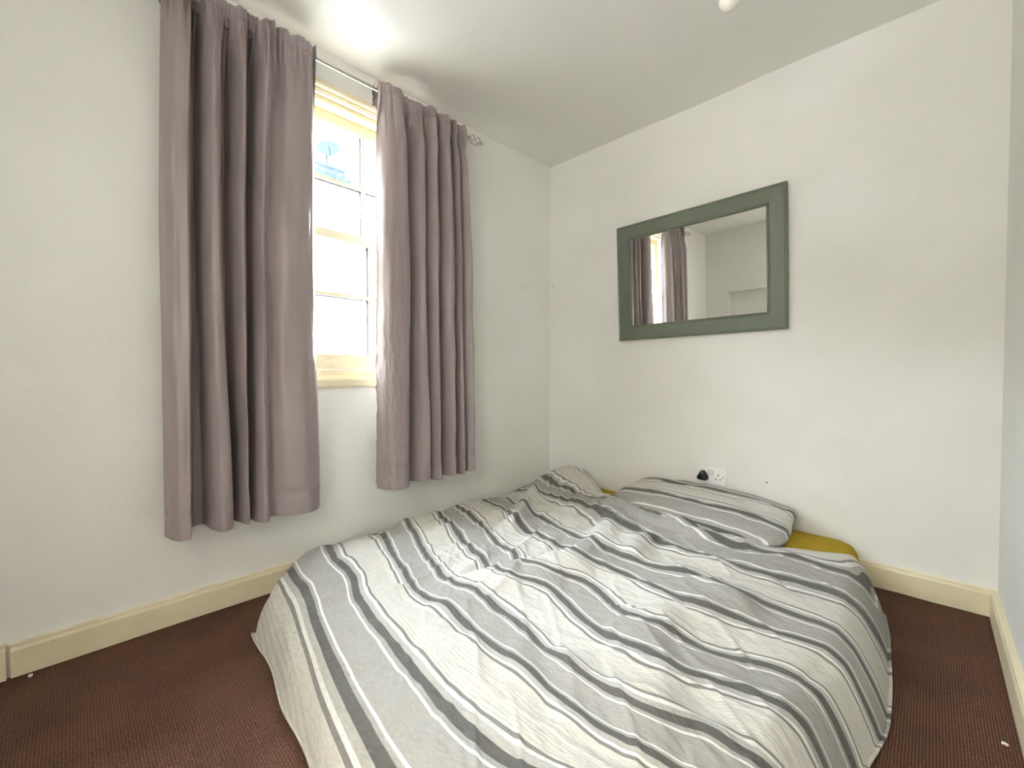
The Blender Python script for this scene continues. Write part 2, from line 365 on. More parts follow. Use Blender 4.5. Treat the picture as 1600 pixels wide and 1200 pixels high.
dish = thing('satellite_dish', 'grey satellite dish above the roof ridge seen through the upper window pane', 'dish', (-10, 4.15, 5.66))
R_ = Matrix.Translation((-9.95, 4.18, 6.02)) @ Matrix.Rotation(math.radians(62), 4, 'Y') @ Matrix.Rotation(math.radians(25), 4, 'X')
d = MB(); prof = [(r, .9*r*r) for r in (.001,.06,.12,.18,.23,.25)] + [(r, .9*r*r-.012) for r in (.25,.2,.12,.001)]
d.lathe(prof, (0,0,0), 24); d.v = [tuple(R_ @ Vector(p)) for p in d.v]
part(d, 'reflector', M['dish'], dish, smooth=True)
part(MB().tube([(-10,4.15,5.66),(-10,4.15,5.8),(-9.97,4.17,6.0)], .022, 8), 'mast', M['dish'], dish)
part(MB().tube([R_ @ Vector((.2,0,.03)), R_ @ Vector((.16,0,.22)), R_ @ Vector((.02,0,.30))], .014, 6), 'feed_arm', M['dish'], dish)

# ------------------------------------------------------------------ curtain rod
RX, RZ = -1.82, 2.172
rod = thing('curtain_rod', 'slim steel curtain rod with twisted cage finials above the window', 'curtain rod', (RX, .87, RZ))
part(MB().tube([(RX, .135+i*.137, RZ) for i in range(11)], .0075, 12), 'pole', M['rod'], rod, smooth=True)
def finial(y, s):
    c = MB(); L_ = .118
    for k in range(4):
        pts = []; rr = []
        for i in range(17):
            t = i/16; q = k*math.pi/2 + t*math.pi*1.1; r = .021*math.sin(math.pi*t)**.8 + .003
            pts.append((RX + r*math.cos(q), y + s*(.018 + t*L_*.82), RZ + r*math.sin(q)))
        c.tube(pts, .0028, 6)
    o = part(c, 'finial', M['rod'], rod, smooth=True)
    n = MB(); n.tube([(RX,y-s*.004,RZ),(RX,y+s*.006,RZ),(RX,y+s*.007,RZ),(RX,y+s*.020,RZ)], [.0105,.0105,.0075,.006], 12)
    part(n, 'collar', M['rod'], o, smooth=True); n = MB()
    n.tube([(RX,y+s*(.016+L_*.82),RZ),(RX,y+s*(.022+L_*.82),RZ),(RX,y+s*(.034+L_*.82),RZ)], [.0045,.0055,.0015], 10)
    part(n, 'tip', M['rod'], o, smooth=True)
finial(1.505, 1); finial(.135, -1)
for y in (.20, 1.46):
    b = MB(); b.tube([(XL+.004,y,RZ-.012),(RX-.0,y,RZ-.012)], .005, 8)
    b.tube([(RX-.011,y,RZ-.002),(RX-.008,y,RZ-.009),(RX,y,RZ-.012),(RX+.008,y,RZ-.009),(RX+.011,y,RZ-.002)], .003, 6)
    o = part(b, 'bracket', M['rod'], rod, smooth=True)
    part(MB().tube([(XL,y,RZ-.012),(XL+.005,y,RZ-.012)], [.018,.016], 16), 'rose', M['rod'], o)

# ------------------------------------------------------------------ curtains
def yu(u, x=1.80):
    t = (np.asarray(u, float)-800)/670; s, c = math.sin(math.radians(44.3)), math.cos(math.radians(44.3))
    return x*(c+t*s)/(s-t*c)
def curtain(name, label, mid, bot, top, dep, z0, seed, lead):
    """mid/bot/top: fold lines across the panel (metres along the wall) at three heights, dep: their depth"""
    C_ = 420; R_n = 170; k = np.linspace(0, len(mid)-1, C_); kk = np.arange(len(mid))
    ym, yb, yt, dd = (hermite(kk, a, k) for a in (mid, bot, top, dep))
    z = np.concatenate([np.linspace(2.204, 2.05, 44), np.linspace(2.045, z0+.13, 90), np.linspace(z0+.127, z0, 36)])[:, None]
    fb = sstep(1.3, z0+.05, z); ft = sstep(1.35, 2.15, z)
    y = ym[None]*(1-fb-ft) + yb[None]*fb + yt[None]*ft
    amp = .32 + .68*sstep(2.165, 1.97, z) + .12*fb
    d = np.where(dd > 0, dd*1.6, dd*1.35)[None]*amp
    rs = np.random.RandomState(seed)
    g = vnoise(k[None]*1.35 + seed*13, z*2.2 + 2) * .75 + vnoise(k[None]*3.1 + seed*5, z*7) * .4       # gathers under the rod
    d = d + .026*g*sstep(1.85, 2.13, z) + .004*vnoise(k[None]*.9+9*seed, z*6)*(1-ft)
    d = d + .004*vnoise(k[None]*2.1+3*seed, z*3.1)*(1-ft)
    rodz = np.exp(-((z-RZ)/.016)**2)
    d = d*(1-.45*rodz) + .004*rodz - .006*np.exp(-((z-2.150)/.005)**2)
    ruff = sstep(2.188, 2.204, z); d = d*(1-.3*ruff) + ruff*(-.006 + .011*vnoise(k[None]*1.8+seed, z*0+1))
    st = z0+.085                                # puckers along the hem stitching
    puck = np.exp(-((z-st)/.010)**2); d = d + puck*(.008*vnoise(k[None]*3.0+seed, z*12) - .0025)
    e = np.minimum(k, len(mid)-1-k)/(len(mid)-1) if lead == 0 else (k/(len(mid)-1) if lead < 0 else 1-k/(len(mid)-1))
    cr = np.exp(-(e[None]/.16)**2)*sstep(1.35, .95, z)         # crinkles down the leading edge
    d = d + cr*(.006*np.abs(vnoise(k[None]*3+7, z*42+seed)) + .004*vnoise(k[None]*5+17, z*75))*(1 if lead < 0 else .25)
    x = RX + .0175 + .006*sstep(2.05, 2.15, z) + np.maximum(d, -.076 + 0*z)
    x = np.maximum(x, RX + .0098) * (z > 2.15) + x*(z <= 2.15)
    zz = np.broadcast_to(z, x.shape) + .004*np.sin(k[None]*.7+seed)*fb + .0045*vnoise(k[None]*1.6+seed+40, z*0+3)*sstep(2.185, 2.204, z)
    P = np.stack([x, np.broadcast_to(y, x.shape), zz], -1)
    root = thing(name, label, 'curtain', (RX, float(ym.mean()), z0), group=None)
    part(MB().grid(P), 'panel', M['curtain'], root, smooth=True, recalc=False)
    H_ = P[-30::3, ::2].copy(); H_[..., 0] += .0035; H_[..., 2] -= .0006
    part(MB().grid(H_), 'hem', M['curtain'], root, smooth=True, recalc=False)
    hd = P[:26, ::2].copy(); hd[..., 0] = 2*(RX-.001) - hd[..., 0] - .002
    hd[0] = P[0, ::2]
    part(MB().grid(hd), 'heading', M['curtain'], root, smooth=True, recalc=False)
    Lg = P[30:-8:4, 6:-6:3].copy(); Lg[..., 0] -= .007
    part(MB().grid(Lg), 'lining', M['lining'], root, smooth=True, recalc=False)
    return root
lm = [255,263,276,292,301,306,311,317,322,334,345,351,356,361,366,371,379,385,389,393,397,402,408,413,417,423,440,462,480,488,496]
ld = [-.02,.008,.028,.030,.008,-.05,-.056,-.048,.008,.034,.022,-.01,-.050,-.056,-.030,.004,.028,.012,-.05,-.056,-.045,.010,.030,.022,.006,.004,.026,.030,.020,.012,-.012]
lb = [255,262,274,288,295,304,313,322,326,340,357,362,365,367,369,373,379,384,388,390,392,396,405,413,417,421,440,464,484,493,501]
lt = [262,270,282,300,306,310,316,320,325,337,349,354,360,365,369,376,384,391,396,400,405,410,418,428,436,443,452,466,480,490,498]
curtain('curtain', 'long taupe curtain left of the window gap with wide flat leading panel', yu(lm), yu(lb), yu(lt), ld, .335, 3, 1)
rm = [591,598,610,626,636,640,643,647,654,661,665,668,671,677,682,685,688,692,698,705,709,712,714,717,720,722,727,733,738]
rd = [-.012,.018,.032,.034,.020,-.045,-.050,-.020,.018,.022,-.03,-.03,.004,.028,.018,-.05,-.055,.002,.030,.020,-.046,-.046,.002,.020,.002,-.025,.006,.022,-.008]
rb = [590,597,608,622,632,637,640,646,656,665,669,671,674,679,684,687,690,695,701,707,710,713,716,720,723,725,729,735,740]
rt = [593,600,612,624,632,637,640,645,652,659,663,666,669,675,680,683,686,690,695,701,705,708,710,713,716,718,721,725,729]
curtain('curtain', 'taupe curtain right of the window gap with crinkled leading edge', yu(rm), yu(rb), yu(rt), rd, .352, 8, -1)

# ------------------------------------------------------------------ mirror
mir = thing('wall_mirror', 'rectangular mirror in a wide sage green frame hung on the back wall', 'mirror', (-.907, 2.316, 1.086), (math.radians(2.1), math.radians(-.7), 0))
MW, MH, FT = .436, .668, .086
def ring(prof, mb):                           # sweep (inset, depth) round the rectangle with mitred corners
    q = len(prof); vs = []
    for (sx, sz) in ((-1,0),(1,0),(1,1),(-1,1)):
        for ins, dep in prof: vs.append((sx*(MW-ins), -dep, ins if sz == 0 else MH-ins))
    fs = [(c*q+k, c*q+k+1, ((c+1)%4)*q+k+1, ((c+1)%4)*q+k) for c in range(4) for k in range(q-1)]
    return mb.add(vs, fs)
fr = ring([(0,0),(0,.016),(.002,.020),(.007,.022),(.011,.020),(.012,.017),(.014,.0165),(FT-.014,.0185),(FT-.012,.0165),(FT-.010,.0185),(FT-.005,.0205),(FT-.001,.017),(FT,.010),(FT,.004)], MB())
o = fr.build('frame', M['mframe'], mir)
for sx in (-1, 1):
    for z0, z1 in ((0.003, FT-.014), (MH-.003, MH-FT+.014)):
        a = Vector((sx*(MW-.015), -.0171, z0+(.012 if z0 < .1 else -.012))); b = Vector((sx*(MW-FT+.014), -.0189, z1)); n = Vector((0,0,.0005))
        MB().add([a-n, a+n, b+n, b-n], [(0,1,2,3)]).build('mitre_joint', M['mframe'], o)
MB().add([(-MW+FT-.004,-.007,FT-.004),(MW-FT+.004,-.007,FT-.004),(MW-FT+.004,-.007,MH-FT+.004),(-MW+FT-.004,-.007,MH-FT+.004)], [(0,1,2,3)]).build('glass', M['mirror'], mir)
MB().box(-MW+.01, MW-.01, -.005, -.001, .01, MH-.01).build('backing', M['backing'], mir)

# ------------------------------------------------------------------ socket and plug
sx, sy, sz = -.808, YB, .353
sock = thing('wall_socket', 'white double wall socket above the pillow', 'socket', (sx, sy, sz-.043))
part(MB().box(sx-.073, sx+.073, sy-.013, sy, sz-.043, sz+.043), 'faceplate', M['white_plastic'], sock, bevel=.0035, smooth=False)
for k in (-1, 1):
    part(MB().box(sx-.002+k*.0085-.0062, sx-.002+k*.0085+.0062, sy-.0165, sy-.012, sz+.004, sz+.024), 'rocker_switch', M['switch'], sock, bevel=.0012)
    part(MB().box(sx-.002+k*.0085-.004, sx-.002+k*.0085+.004, sy-.0133, sy-.0125, sz+.0275, sz+.0305), 'indicator_slot', M['dark'], sock)
for dx, dz, wx, wz in ((.036,.009,.0022,.0042),(.025,-.013,.0035,.0022),(.047,-.013,.0035,.0022)):
    part(MB().box(sx+dx-wx, sx+dx+wx, sy-.0133, sy-.0125, sz+dz-wz, sz+dz+wz), 'pin_hole', M['dark'], sock)
part(MB().tube([(sx+.060, sy-.0133, sz), (sx+.060, sy-.0124, sz)], .003, 12), 'screw', M['dark'], sock)
plug = thing('plug', 'black three pin plug pushed into the left side of the white socket', 'plug', (sx-.036, sy-.011, sz-.02))
pb = []
for dep, sc in ((0,.94),(.004,1),(.026,.97),(.032,.90),(.035,.75)):
    ringp = []
    for i in range(36):
        q = 2*math.pi*i/36; r = .0245 + .0042*math.cos(3*(q-math.pi/2))
        ringp.append((sx-.036+sc*r*math.cos(q)*1.0, sy-.013-dep, sz-.003+sc*r*math.sin(q)))
    pb.append(ringp)
m_ = MB(); m_.add([p for r in pb for p in r], [(i*36+k, i*36+(k+1)%36, (i+1)*36+(k+1)%36, (i+1)*36+k) for i in range(4) for k in range(36)] + [tuple(range(36)), tuple(range(144, 180))])
part(m_, 'plug_body', M['black'], plug, smooth=True)
part(MB().box(sx-.044, sx-.028, sy-.0495, sy-.0475, sz-.006, sz+.004), 'finger_ridge', M['black'], plug, bevel=.0008)

# ------------------------------------------------------------------ pendant bulb
bx, by, bz = -.452, 1.400, 1.978
pen = thing('pendant_lamp', 'bare opal white light bulb hanging from the ceiling', 'lamp', (bx, by, ZC))
prof = [(.0005,0),(.010,.0016),(.019,.006),(.026,.0135),(.0295,.0225),(.030,.030),(.0285,.039),(.0245,.048),(.0195,.056),(.016,.063),(.0145,.070)]
part(MB().lathe(prof, (bx,by,bz), 32), 'bulb', M['bulb'], pen, smooth=True)
part(MB().lathe([(.0145,.069),(.0195,.071),(.0195,.085),(.0175,.087),(.0175,.105),(.012,.118),(.004,.122)], (bx,by,bz), 24), 'lamp_holder', M['white_plastic'], pen, smooth=True)
part(MB().tube([(bx,by,bz+.12),(bx,by,ZC-.015)], .003, 8), 'cord', M['white_plastic'], pen, smooth=True)
part(MB().lathe([(.006,-.03),(.022,-.026),(.036,-.016),(.038,.012)], (bx,by,ZC), 24), 'ceiling_rose', M['white_plastic'], pen, smooth=True)

# ------------------------------------------------------------------ mattress with mustard sheet
mx0, mx1, my0, my1, mz = -1.62, -.190, .505, 2.295, .182
mt = thing('mattress', 'mattress in a mustard yellow fitted sheet lying on the brown carpet', 'mattress', ((mx0+mx1)/2, (my0+my1)/2, 0))
def slab(x0, x1, y0, y1, prof, rc):
    """rounded slab: prof (inset, z) from the floor up, rc corner radius"""
    n = 10; rings = []
    for ins, z in prof:
        r = max(rc-ins, .01); pts = []
        for cx, cy, a0 in ((x1-ins-r, y1-ins-r, 0), (x0+ins+r, y1-ins-r, 90), (x0+ins+r, y0+ins+r, 180), (x1-ins-r, y0+ins+r, 270)):
            for i in range(n): q = math.radians(a0+90*i/(n-1)); pts.append((cx+r*math.cos(q), cy+r*math.sin(q), z))
        rings.append(pts)
    m = len(rings[0]); v = [p for r in rings for p in r]
    f = [(i*m+k, i*m+(k+1)%m, (i+1)*m+(k+1)%m, (i+1)*m+k) for i in range(len(rings)-1) for k in range(m)] + [tuple(reversed(range(m))), tuple(range((len(rings)-1)*m, len(rings)*m))]
    v = [(X+(max(0, X+.9)/.7)*(Y-2.29)*.03, Y, Z) for X, Y, Z in v]
    return MB().add(v, f)
part(slab(mx0+.012, mx1-.012, my0+.012, my1-.012, [(.01,0.004),(0,.015),(0,.14),(.02,.165)], .10), 'core', M['core'], mt, smooth=True)
part(slab(mx0, mx1, my0, my1, [(.03,0.0),(.006,.008),(0,.03),(0,.12),(.006,.150),(.018,.170),(.040,.180),(.09,.184),(.2,.186)], .10), 'fitted_sheet', M['mustard'], mt, smooth=True)
# ------------------------------------------------------------------ pillow
def set_attr(o, name, arr):
    a = o.data.attributes.new(name, 'FLOAT', 'POINT'); a.data.foreach_set('value', np.asarray(arr, np.float32).ravel())
pil = thing('pillow', 'striped grey and cream pillow against the back wall at the head', 'pillow', (-.80, 2.09, .185))
NU, NV = 110, 80
uu, vv = np.meshgrid(np.linspace(-1, 1, NU), np.linspace(-1, 1, NV))
PL, PW, PT = .395, .205, .060
ex = np.sign(uu)*np.abs(uu); 
edge = (1-np.abs(uu)**4.5)*(1-np.abs(vv)**3.2)
thick = PT*np.clip(edge, 0, 1)**.36
pinch = 1-.13*np.abs(uu)**7; pinch2 = 1-.07*np.abs(vv)**6 - .03*np.sin(vv*3)*np.abs(uu)**5
px_ = uu*PL*pinch2; py_ = vv*PW*pinch
wr = .007*vnoise(px_*7+3, py_*16+5) + .004*vnoise(px_*15+8, py_*30+2) - .012*np.exp(-((uu-.86)/.1)**2)*np.abs(vv)**2
def pill(side):
    z = side*thick + (wr*np.clip(edge*3, 0, 1) if side > 0 else 0) + .048
    a, b, t = math.radians(-2.5), math.radians(12), np.clip(vv*.5+.5, 0, 1)
    X = px_; Y = py_*math.cos(b); Z = np.maximum(z - .03*(1-t) + (py_+PW)*math.sin(b)*.42, .006 + .0*z)
    Xr = X*math.cos(a)-Y*math.sin(a); Yr = X*math.sin(a)+Y*math.cos(a)
    return np.stack([Xr-.800, Yr+2.108, Z*(1-.10*sstep(.0,1,uu)) + .187], -1)
pm = MB(); pm.grid(pill(1)); pm.grid(pill(-1)[:, ::-1])
po = part(pm, 'pillowcase', M['stripe'], pil, smooth=True)
vs_ = (-py_ * 1.02 - .078)
set_attr(po, 'stripe', np.concatenate([vs_.ravel(), vs_[:, ::-1].ravel()])); set_attr(po, 'along', np.concatenate([px_.ravel(), px_[:, ::-1].ravel()]))
# ------------------------------------------------------------------ duvet shape (metres)
#H-BEGIN
def seg_dist(x, y, pts):                     # signed distance to a polyline (positive on its right), and progress 0..1
    best = np.full(x.shape, 9.); sg = np.zeros(x.shape); pr = np.zeros(x.shape); n = len(pts)-1
    for i in range(n):
        (ax, ay), (bx, by) = pts[i], pts[i+1]; dx, dy = bx-ax, by-ay; l2 = dx*dx+dy*dy
        t = np.clip(((x-ax)*dx+(y-ay)*dy)/l2, 0, 1); ex, ey = x-ax-t*dx, y-ay-t*dy
        d = np.hypot(ex, ey); c = np.where((dx*ey-dy*ex) < 0, 1., -1.); u = d < best
        best = np.where(u, d, best); sg = np.where(u, c, sg); pr = np.where(u, (i+t)/n, pr)
    return best*sg, pr
RIDGES = [  # polyline, height, width on its left, width on its right
    ([(-1.13,1.92),(-1.07,1.75),(-.98,1.60),(-.93,1.46),(-.90,1.33),(-.90,1.17),(-.95,1.05),(-1.05,.88),(-1.06,.74)], .034, .14, .055),
    ([(-.36,.62),(-.38,.82),(-.49,.99),(-.50,1.11),(-.42,1.30),(-.34,1.5)], .024, .16, .07),
    ([(-1.62,1.90),(-1.46,1.62),(-1.33,1.42),(-1.23,1.2)], .036, .045, .10),
    ([(-1.66,1.86),(-1.51,1.58),(-1.40,1.38),(-1.30,1.15)], -.022, .07, .05),
    ([(-1.71,.92),(-1.72,1.15),(-1.70,1.45),(-1.66,1.7)], .022, .03, .10),
    ([(-1.30,2.02),(-1.10,1.88),(-.93,1.80),(-.78,1.80),(-.62,1.86)], .026, .05, .06),
    ([(-1.02,1.93),(-.86,1.90),(-.70,1.92)], .016, .03, .04),
    ([(-.75,1.72),(-.6,1.80),(-.45,1.86)], .016, .04, .05),
    ([(-1.40,.47),(-1.33,.60),(-1.2,.70)], -.016, .035, .045),
    ([(-1.30,.50),(-1.25,.62),(-1.12,.74)], .014, .04, .05),
    ([(-1.55,.83),(-1.36,.86),(-1.16,.82)], -.010, .04, .05),
    ([(-.66,.80),(-.52,.76),(-.34,.80),(-.2,.86)], .012, .025, .05),
    ([(-.5,.62),(-.36,.66),(-.2,.74)], -.010, .03, .03),
    ([(-.66,1.40),(-.48,1.36),(-.3,1.30)], .010, .05, .06),
    ([(-.30,1.02),(-.20,1.16),(-.16,1.3)], -.014, .05, .04),
    ([(-.24,.86),(-.14,1.05),(-.12,1.22)], .014, .04, .04),
    ([(-.75,1.62),(-.6,1.56),(-.45,1.58)], .012, .06, .06),
    ([(-1.25,1.84),(-1.2,1.66),(-1.12,1.5)], .012, .04, .06),
    ([(-.80,1.66),(-.80,1.5),(-.72,1.34)], .016, .05, .05),
    ([(-.96,.62),(-.80,.66),(-.66,.60)], .008, .04, .06),
]
def hem_right(y): return -.078 + .014*np.sin(y*5.1+.6) - .018*sstep(1.85, 2.1, y) - .022*sstep(1.40, 1.15, y)
def hem_foot(x): return np.interp(x, [-1.9,-1.5,-1.27,-.95,-.6,-.1], [.44,.405,.385,.350,.335,.335]) + .006*np.sin(x*17)
def hem_left(y): return np.interp(y, [.3,.45,.62,.78,2.3], [-1.585,-1.62,-1.79,-1.885,-1.888])
def hem_head(x): return hermite([-1.90,-1.70,-1.52,-1.42,-1.30,-1.20,-1.05,-.85,-.58,-.47,-.38,-.30,-.20,-.05], [2.26,2.27,2.27,2.20,2.10,2.03,1.975,1.955,1.945,1.945,1.985,2.015,2.06,2.03], x)
def duvet_height(x, y):
    dr = np.maximum(hem_right(y)-x, 0); df = np.maximum(y-hem_foot(x), 0); dl = np.maximum(x-hem_left(y), 0)
    pr = hermite([0,.012,.040,.070,.11,.19,.35,3], [.02,.22,.56,.81,.94,.985,1,1], dr)
    pf = hermite([0,.012,.04,.075,.12,.20,.35,3], [.05,.36,.66,.86,.955,.99,1,1], df)
    wall = sstep(.62, .85, y)
    pl = hermite([0,.012,.03,.06,.10,.18,.4,3], [.05,.40,.68,.87,.955,.99,1,1], dl)*(1-wall) + wall*hermite([0,.05,.12,.22,.4,3], [.56,.64,.76,.89,1,1], dl)
    edge = np.maximum(1-(np.clip(1-pr,0,1)**2.5+np.clip(1-pf,0,1)**2.5+np.clip(1-pl,0,1)**2.5)**.4, .02)
    inner = sstep(0, .16, np.minimum(np.minimum(dr, df), dl + .1*wall))
    h = .205 + .012*np.sin((x+1.9)/1.8*math.pi) * np.sin(np.clip((y-.35)/1.7,0,1)*math.pi)
    add = .115*np.exp(-(((x+1.60)/.20)**2+((y-2.10)/.22)**2)) + .035*np.exp(-(((x+1.35)/.20)**2+((y-1.80)/.25)**2))
    add = add - .02*np.exp(-(((x+1.38)/.22)**2+((y-1.02)/.25)**2)) - .012*np.exp(-(((x+.68)/.14)**2+((y-1.0)/.2)**2))
    for pts, a, wl, wr in RIDGES:
        s, p = seg_dist(x, y, pts); e = np.clip(np.minimum(p, 1-p)/.22, 0, 1); e = e*e*(3-2*e)
        q = np.where(s > 0, s/wr, s/wl)/.85; add = add + 1.4*a*e/(1+q*q*1.2+.6*q**4)
    c, s_ = math.cos(.62), math.sin(.62); xr, yr = x*c+y*s_, -x*s_+y*c
    add = add + .0075*vnoise(xr*4+3, yr*9+7) + .0042*vnoise(xr*9+31, yr*18+11) + .0075*np.abs(vnoise(x*7+y*5+50, y*11-x*4+9)) + .0013*vnoise(x*30+5, y*34+3)
    cz = np.exp(-(((x+.85)/.35)**4+((y-1.86)/.16)**4))
    add = add + cz*(.011*np.abs(vnoise(x*9+y*7+20, y*17-x*6+9)) + .007*vnoise(x*19+2, y*24+60))
    z = h*edge + add*inner
    pm = (1-sstep(-1.15, -.75, x))*sstep(.62, .85, y)*sstep(2.15, 1.9, y)
    wv = vnoise((x+y*.28)*17+4, y*3.2+9); add2 = pm*.0085*(1-np.abs(wv)*1.6)
    fm = sstep(1.35, 1.0, y); wv = vnoise((y-x*.16)*15+40, (x+y*.2)*3.0+20); add2 = add2 + fm*.0045*np.maximum(1-np.abs(wv)*3.2, 0)
    wv = vnoise((x*.8+y)*11+70, (x-y*.8)*4+33); add2 = add2 + .0048*np.maximum(1-np.abs(wv)*3.0, 0)
    z = z + add2*inner
    flat = sstep(.90, .985, edge)
    z = z*(1-flat) + flat*np.where(z > .203, z, .203 - (.203-z)/(1+(.203-z)/.006))
    return np.maximum(z, .012)
#H-END
# ------------------------------------------------------------------ duvet
# where the woven bands lie on the spread cloth: (x, y, metres across the weave)
STRIPES = [(-1.563,0.519,0),(-1.486,0.508,0),(-1.376,0.499,0),(-1.257,0.472,0),(-1.119,0.447,0),(-1.01,0.43,0),(-0.904,0.413,0),(-0.854,0.406,0),(-0.789,0.399,0),(-0.72,0.395,0),(-1.548,0.652,0.135),(-1.447,0.653,0.135),(-1.35,0.639,0.135),(-1.237,0.587,0.135),(-1.157,0.572,0.135),(-1.044,0.552,0.135),(-0.958,0.546,0.135),(-0.869,0.531,0.135),(-0.787,0.521,0.135),(-0.712,0.514,0.135),(-0.673,0.511,0.135),(-0.596,0.509,0.135),(-0.525,0.517,0.135),(-1.639,0.912,0.325),(-1.464,0.841,0.325),(-1.331,0.797,0.325),(-1.233,0.767,0.325),(-1.112,0.732,0.325),(-1.038,0.732,0.325),(-0.988,0.736,0.325),(-0.935,0.729,0.325),(-0.869,0.72,0.325),(-0.801,0.705,0.325),(-0.735,0.698,0.325),(-0.692,0.703,0.325),(-0.624,0.7,0.325),(-0.594,0.698,0.325),(-0.54,0.69,0.325),(-0.489,0.681,0.325),(-0.444,0.681,0.325),(-0.395,0.689,0.325),(-0.353,0.698,0.325),(-0.314,0.716,0.325),(-1.371,0.924,0.46),(-1.233,0.878,0.46),(-1.112,0.834,0.46),(-1.033,0.824,0.46),(-0.999,0.846,0.46),(-0.917,0.832,0.46),(-0.862,0.824,0.46),(-0.795,0.819,0.46),(-0.707,0.799,0.46),(-0.615,0.768,0.46),(-0.542,0.754,0.46),(-0.479,0.758,0.46),(-0.429,0.748,0.46),(-0.394,0.748,0.46),(-0.359,0.755,0.46),(-0.331,0.776,0.46),(-0.297,0.809,0.46),(-0.271,0.815,0.46),(-0.248,0.82,0.46),(-0.229,0.829,0.46),(-0.2,0.85,0.46),(-1.52,1.166,0.65),(-1.416,1.126,0.65),(-1.284,1.066,0.65),(-1.199,1.038,0.65),(-1.113,1.011,0.65),(-0.979,0.944,0.65),(-0.935,0.958,0.65),(-0.904,0.984,0.65),(-0.865,1.001,0.65),(-0.837,1.014,0.65),(-0.77,0.997,0.65),(-0.693,0.964,0.65),(-0.624,0.939,0.65),(-0.567,0.924,0.65),(-0.519,0.918,0.65),(-0.468,0.916,0.65),(-0.43,0.903,0.65),(-0.398,0.913,0.65),(-0.357,0.939,0.65),(-0.316,0.968,0.65),(-0.273,0.984,0.65),(-0.241,0.99,0.65),(-0.233,0.991,0.65),(-0.202,1.006,0.65),(-0.184,1.017,0.65),(-0.165,1.037,0.65),(-0.156,1.031,0.65),(-0.148,1.032,0.65),(-0.137,1.035,0.65),(-1.544,1.297,0.785),(-1.439,1.268,0.785),(-1.341,1.233,0.785),(-1.233,1.176,0.785),(-1.154,1.148,0.785),(-1.063,1.11,0.785),(-0.938,1.033,0.785),(-0.894,1.053,0.785),(-0.861,1.064,0.785),(-0.833,1.081,0.785),(-0.804,1.104,0.785),(-0.771,1.123,0.785),(-0.71,1.103,0.785),(-0.652,1.08,0.785),(-0.571,1.027,0.785),(-0.52,1.023,0.785),(-0.482,1.028,0.785),(-0.45,1.038,0.785),(-0.412,1.054,0.785),(-0.371,1.056,0.785),(-0.333,1.064,0.785),(-0.306,1.098,0.785),(-0.278,1.122,0.785),(-0.259,1.127,0.785),(-0.225,1.134,0.785),(-0.196,1.145,0.785),(-0.181,1.143,0.785),(-0.165,1.14,0.785),(-0.149,1.153,0.785),(-0.138,1.158,0.785),(-0.129,1.147,0.785),(-0.12,1.148,0.785),(-0.105,1.171,0.785),(-1.424,1.442,0.975),(-1.273,1.328,0.975),(-1.251,1.353,0.975),(-1.193,1.338,0.975),(-1.134,1.335,0.975),(-1.052,1.308,0.975),(-0.989,1.308,0.975),(-0.865,1.217,0.975),(-0.84,1.227,0.975),(-0.807,1.232,0.975),(-0.783,1.251,0.975),(-0.751,1.247,0.975),(-0.717,1.271,0.975),(-0.675,1.253,0.975),(-0.617,1.226,0.975),(-0.569,1.212,0.975),(-0.526,1.202,0.975),(-0.486,1.196,0.975),(-0.442,1.201,0.975),(-0.392,1.231,0.975),(-0.352,1.247,0.975),(-0.302,1.262,0.975),(-0.24,1.292,0.975),(-0.2,1.3,0.975),(-0.165,1.307,0.975),(-0.144,1.32,0.975),(-0.131,1.319,0.975),(-0.119,1.318,0.975),(-0.108,1.313,0.975),(-0.096,1.311,0.975),(-0.079,1.332,0.975),(-1.381,1.494,1.11),(-1.334,1.478,1.11),(-1.304,1.49,1.11),(-1.22,1.481,1.11),(-1.099,1.417,1.11),(-1.029,1.412,1.11),(-0.962,1.405,1.11),(-0.891,1.351,1.11),(-0.86,1.346,1.11),(-0.837,1.336,1.11),(-0.811,1.364,1.11),(-0.76,1.364,1.11),(-0.714,1.369,1.11),(-0.65,1.382,1.11),(-0.587,1.39,1.11),(-0.545,1.416,1.11),(-0.454,1.358,1.11),(-0.419,1.374,1.11),(-0.374,1.373,1.11),(-0.332,1.383,1.11),(-0.28,1.395,1.11),(-0.232,1.403,1.11),(-0.2,1.411,1.11),(-0.165,1.416,1.11),(-0.145,1.415,1.11),(-0.127,1.405,1.11),(-0.114,1.399,1.11),(-0.102,1.411,1.11),(-1.305,1.724,1.3),(-1.227,1.704,1.3),(-1.186,1.753,1.3),(-1.096,1.726,1.3),(-0.987,1.626,1.3),(-0.945,1.618,1.3),(-0.903,1.598,1.3),(-0.888,1.646,1.3),(-0.564,1.582,1.3),(-0.495,1.596,1.3),(-0.456,1.602,1.3),(-0.398,1.586,1.3),(-0.349,1.621,1.3),(-0.285,1.641,1.3),(-0.235,1.652,1.3),(-0.197,1.65,1.3),(-0.169,1.64,1.3),(-0.148,1.654,1.3),(-0.125,1.66,1.3),(-0.098,1.718,1.3),(-1.595,1.935,1.435),(-1.469,1.86,1.435),(-1.401,1.886,1.435),(-1.3,1.827,1.435),(-0.506,1.79,1.435),(-0.382,1.859,1.435),(-0.329,1.846,1.435),(-0.262,1.835,1.435),(-0.185,1.86,1.435),(-0.149,1.887,1.435),(-0.123,2.103,1.435),(-0.158,2.164,1.625),(-0.134,2.208,1.625)]

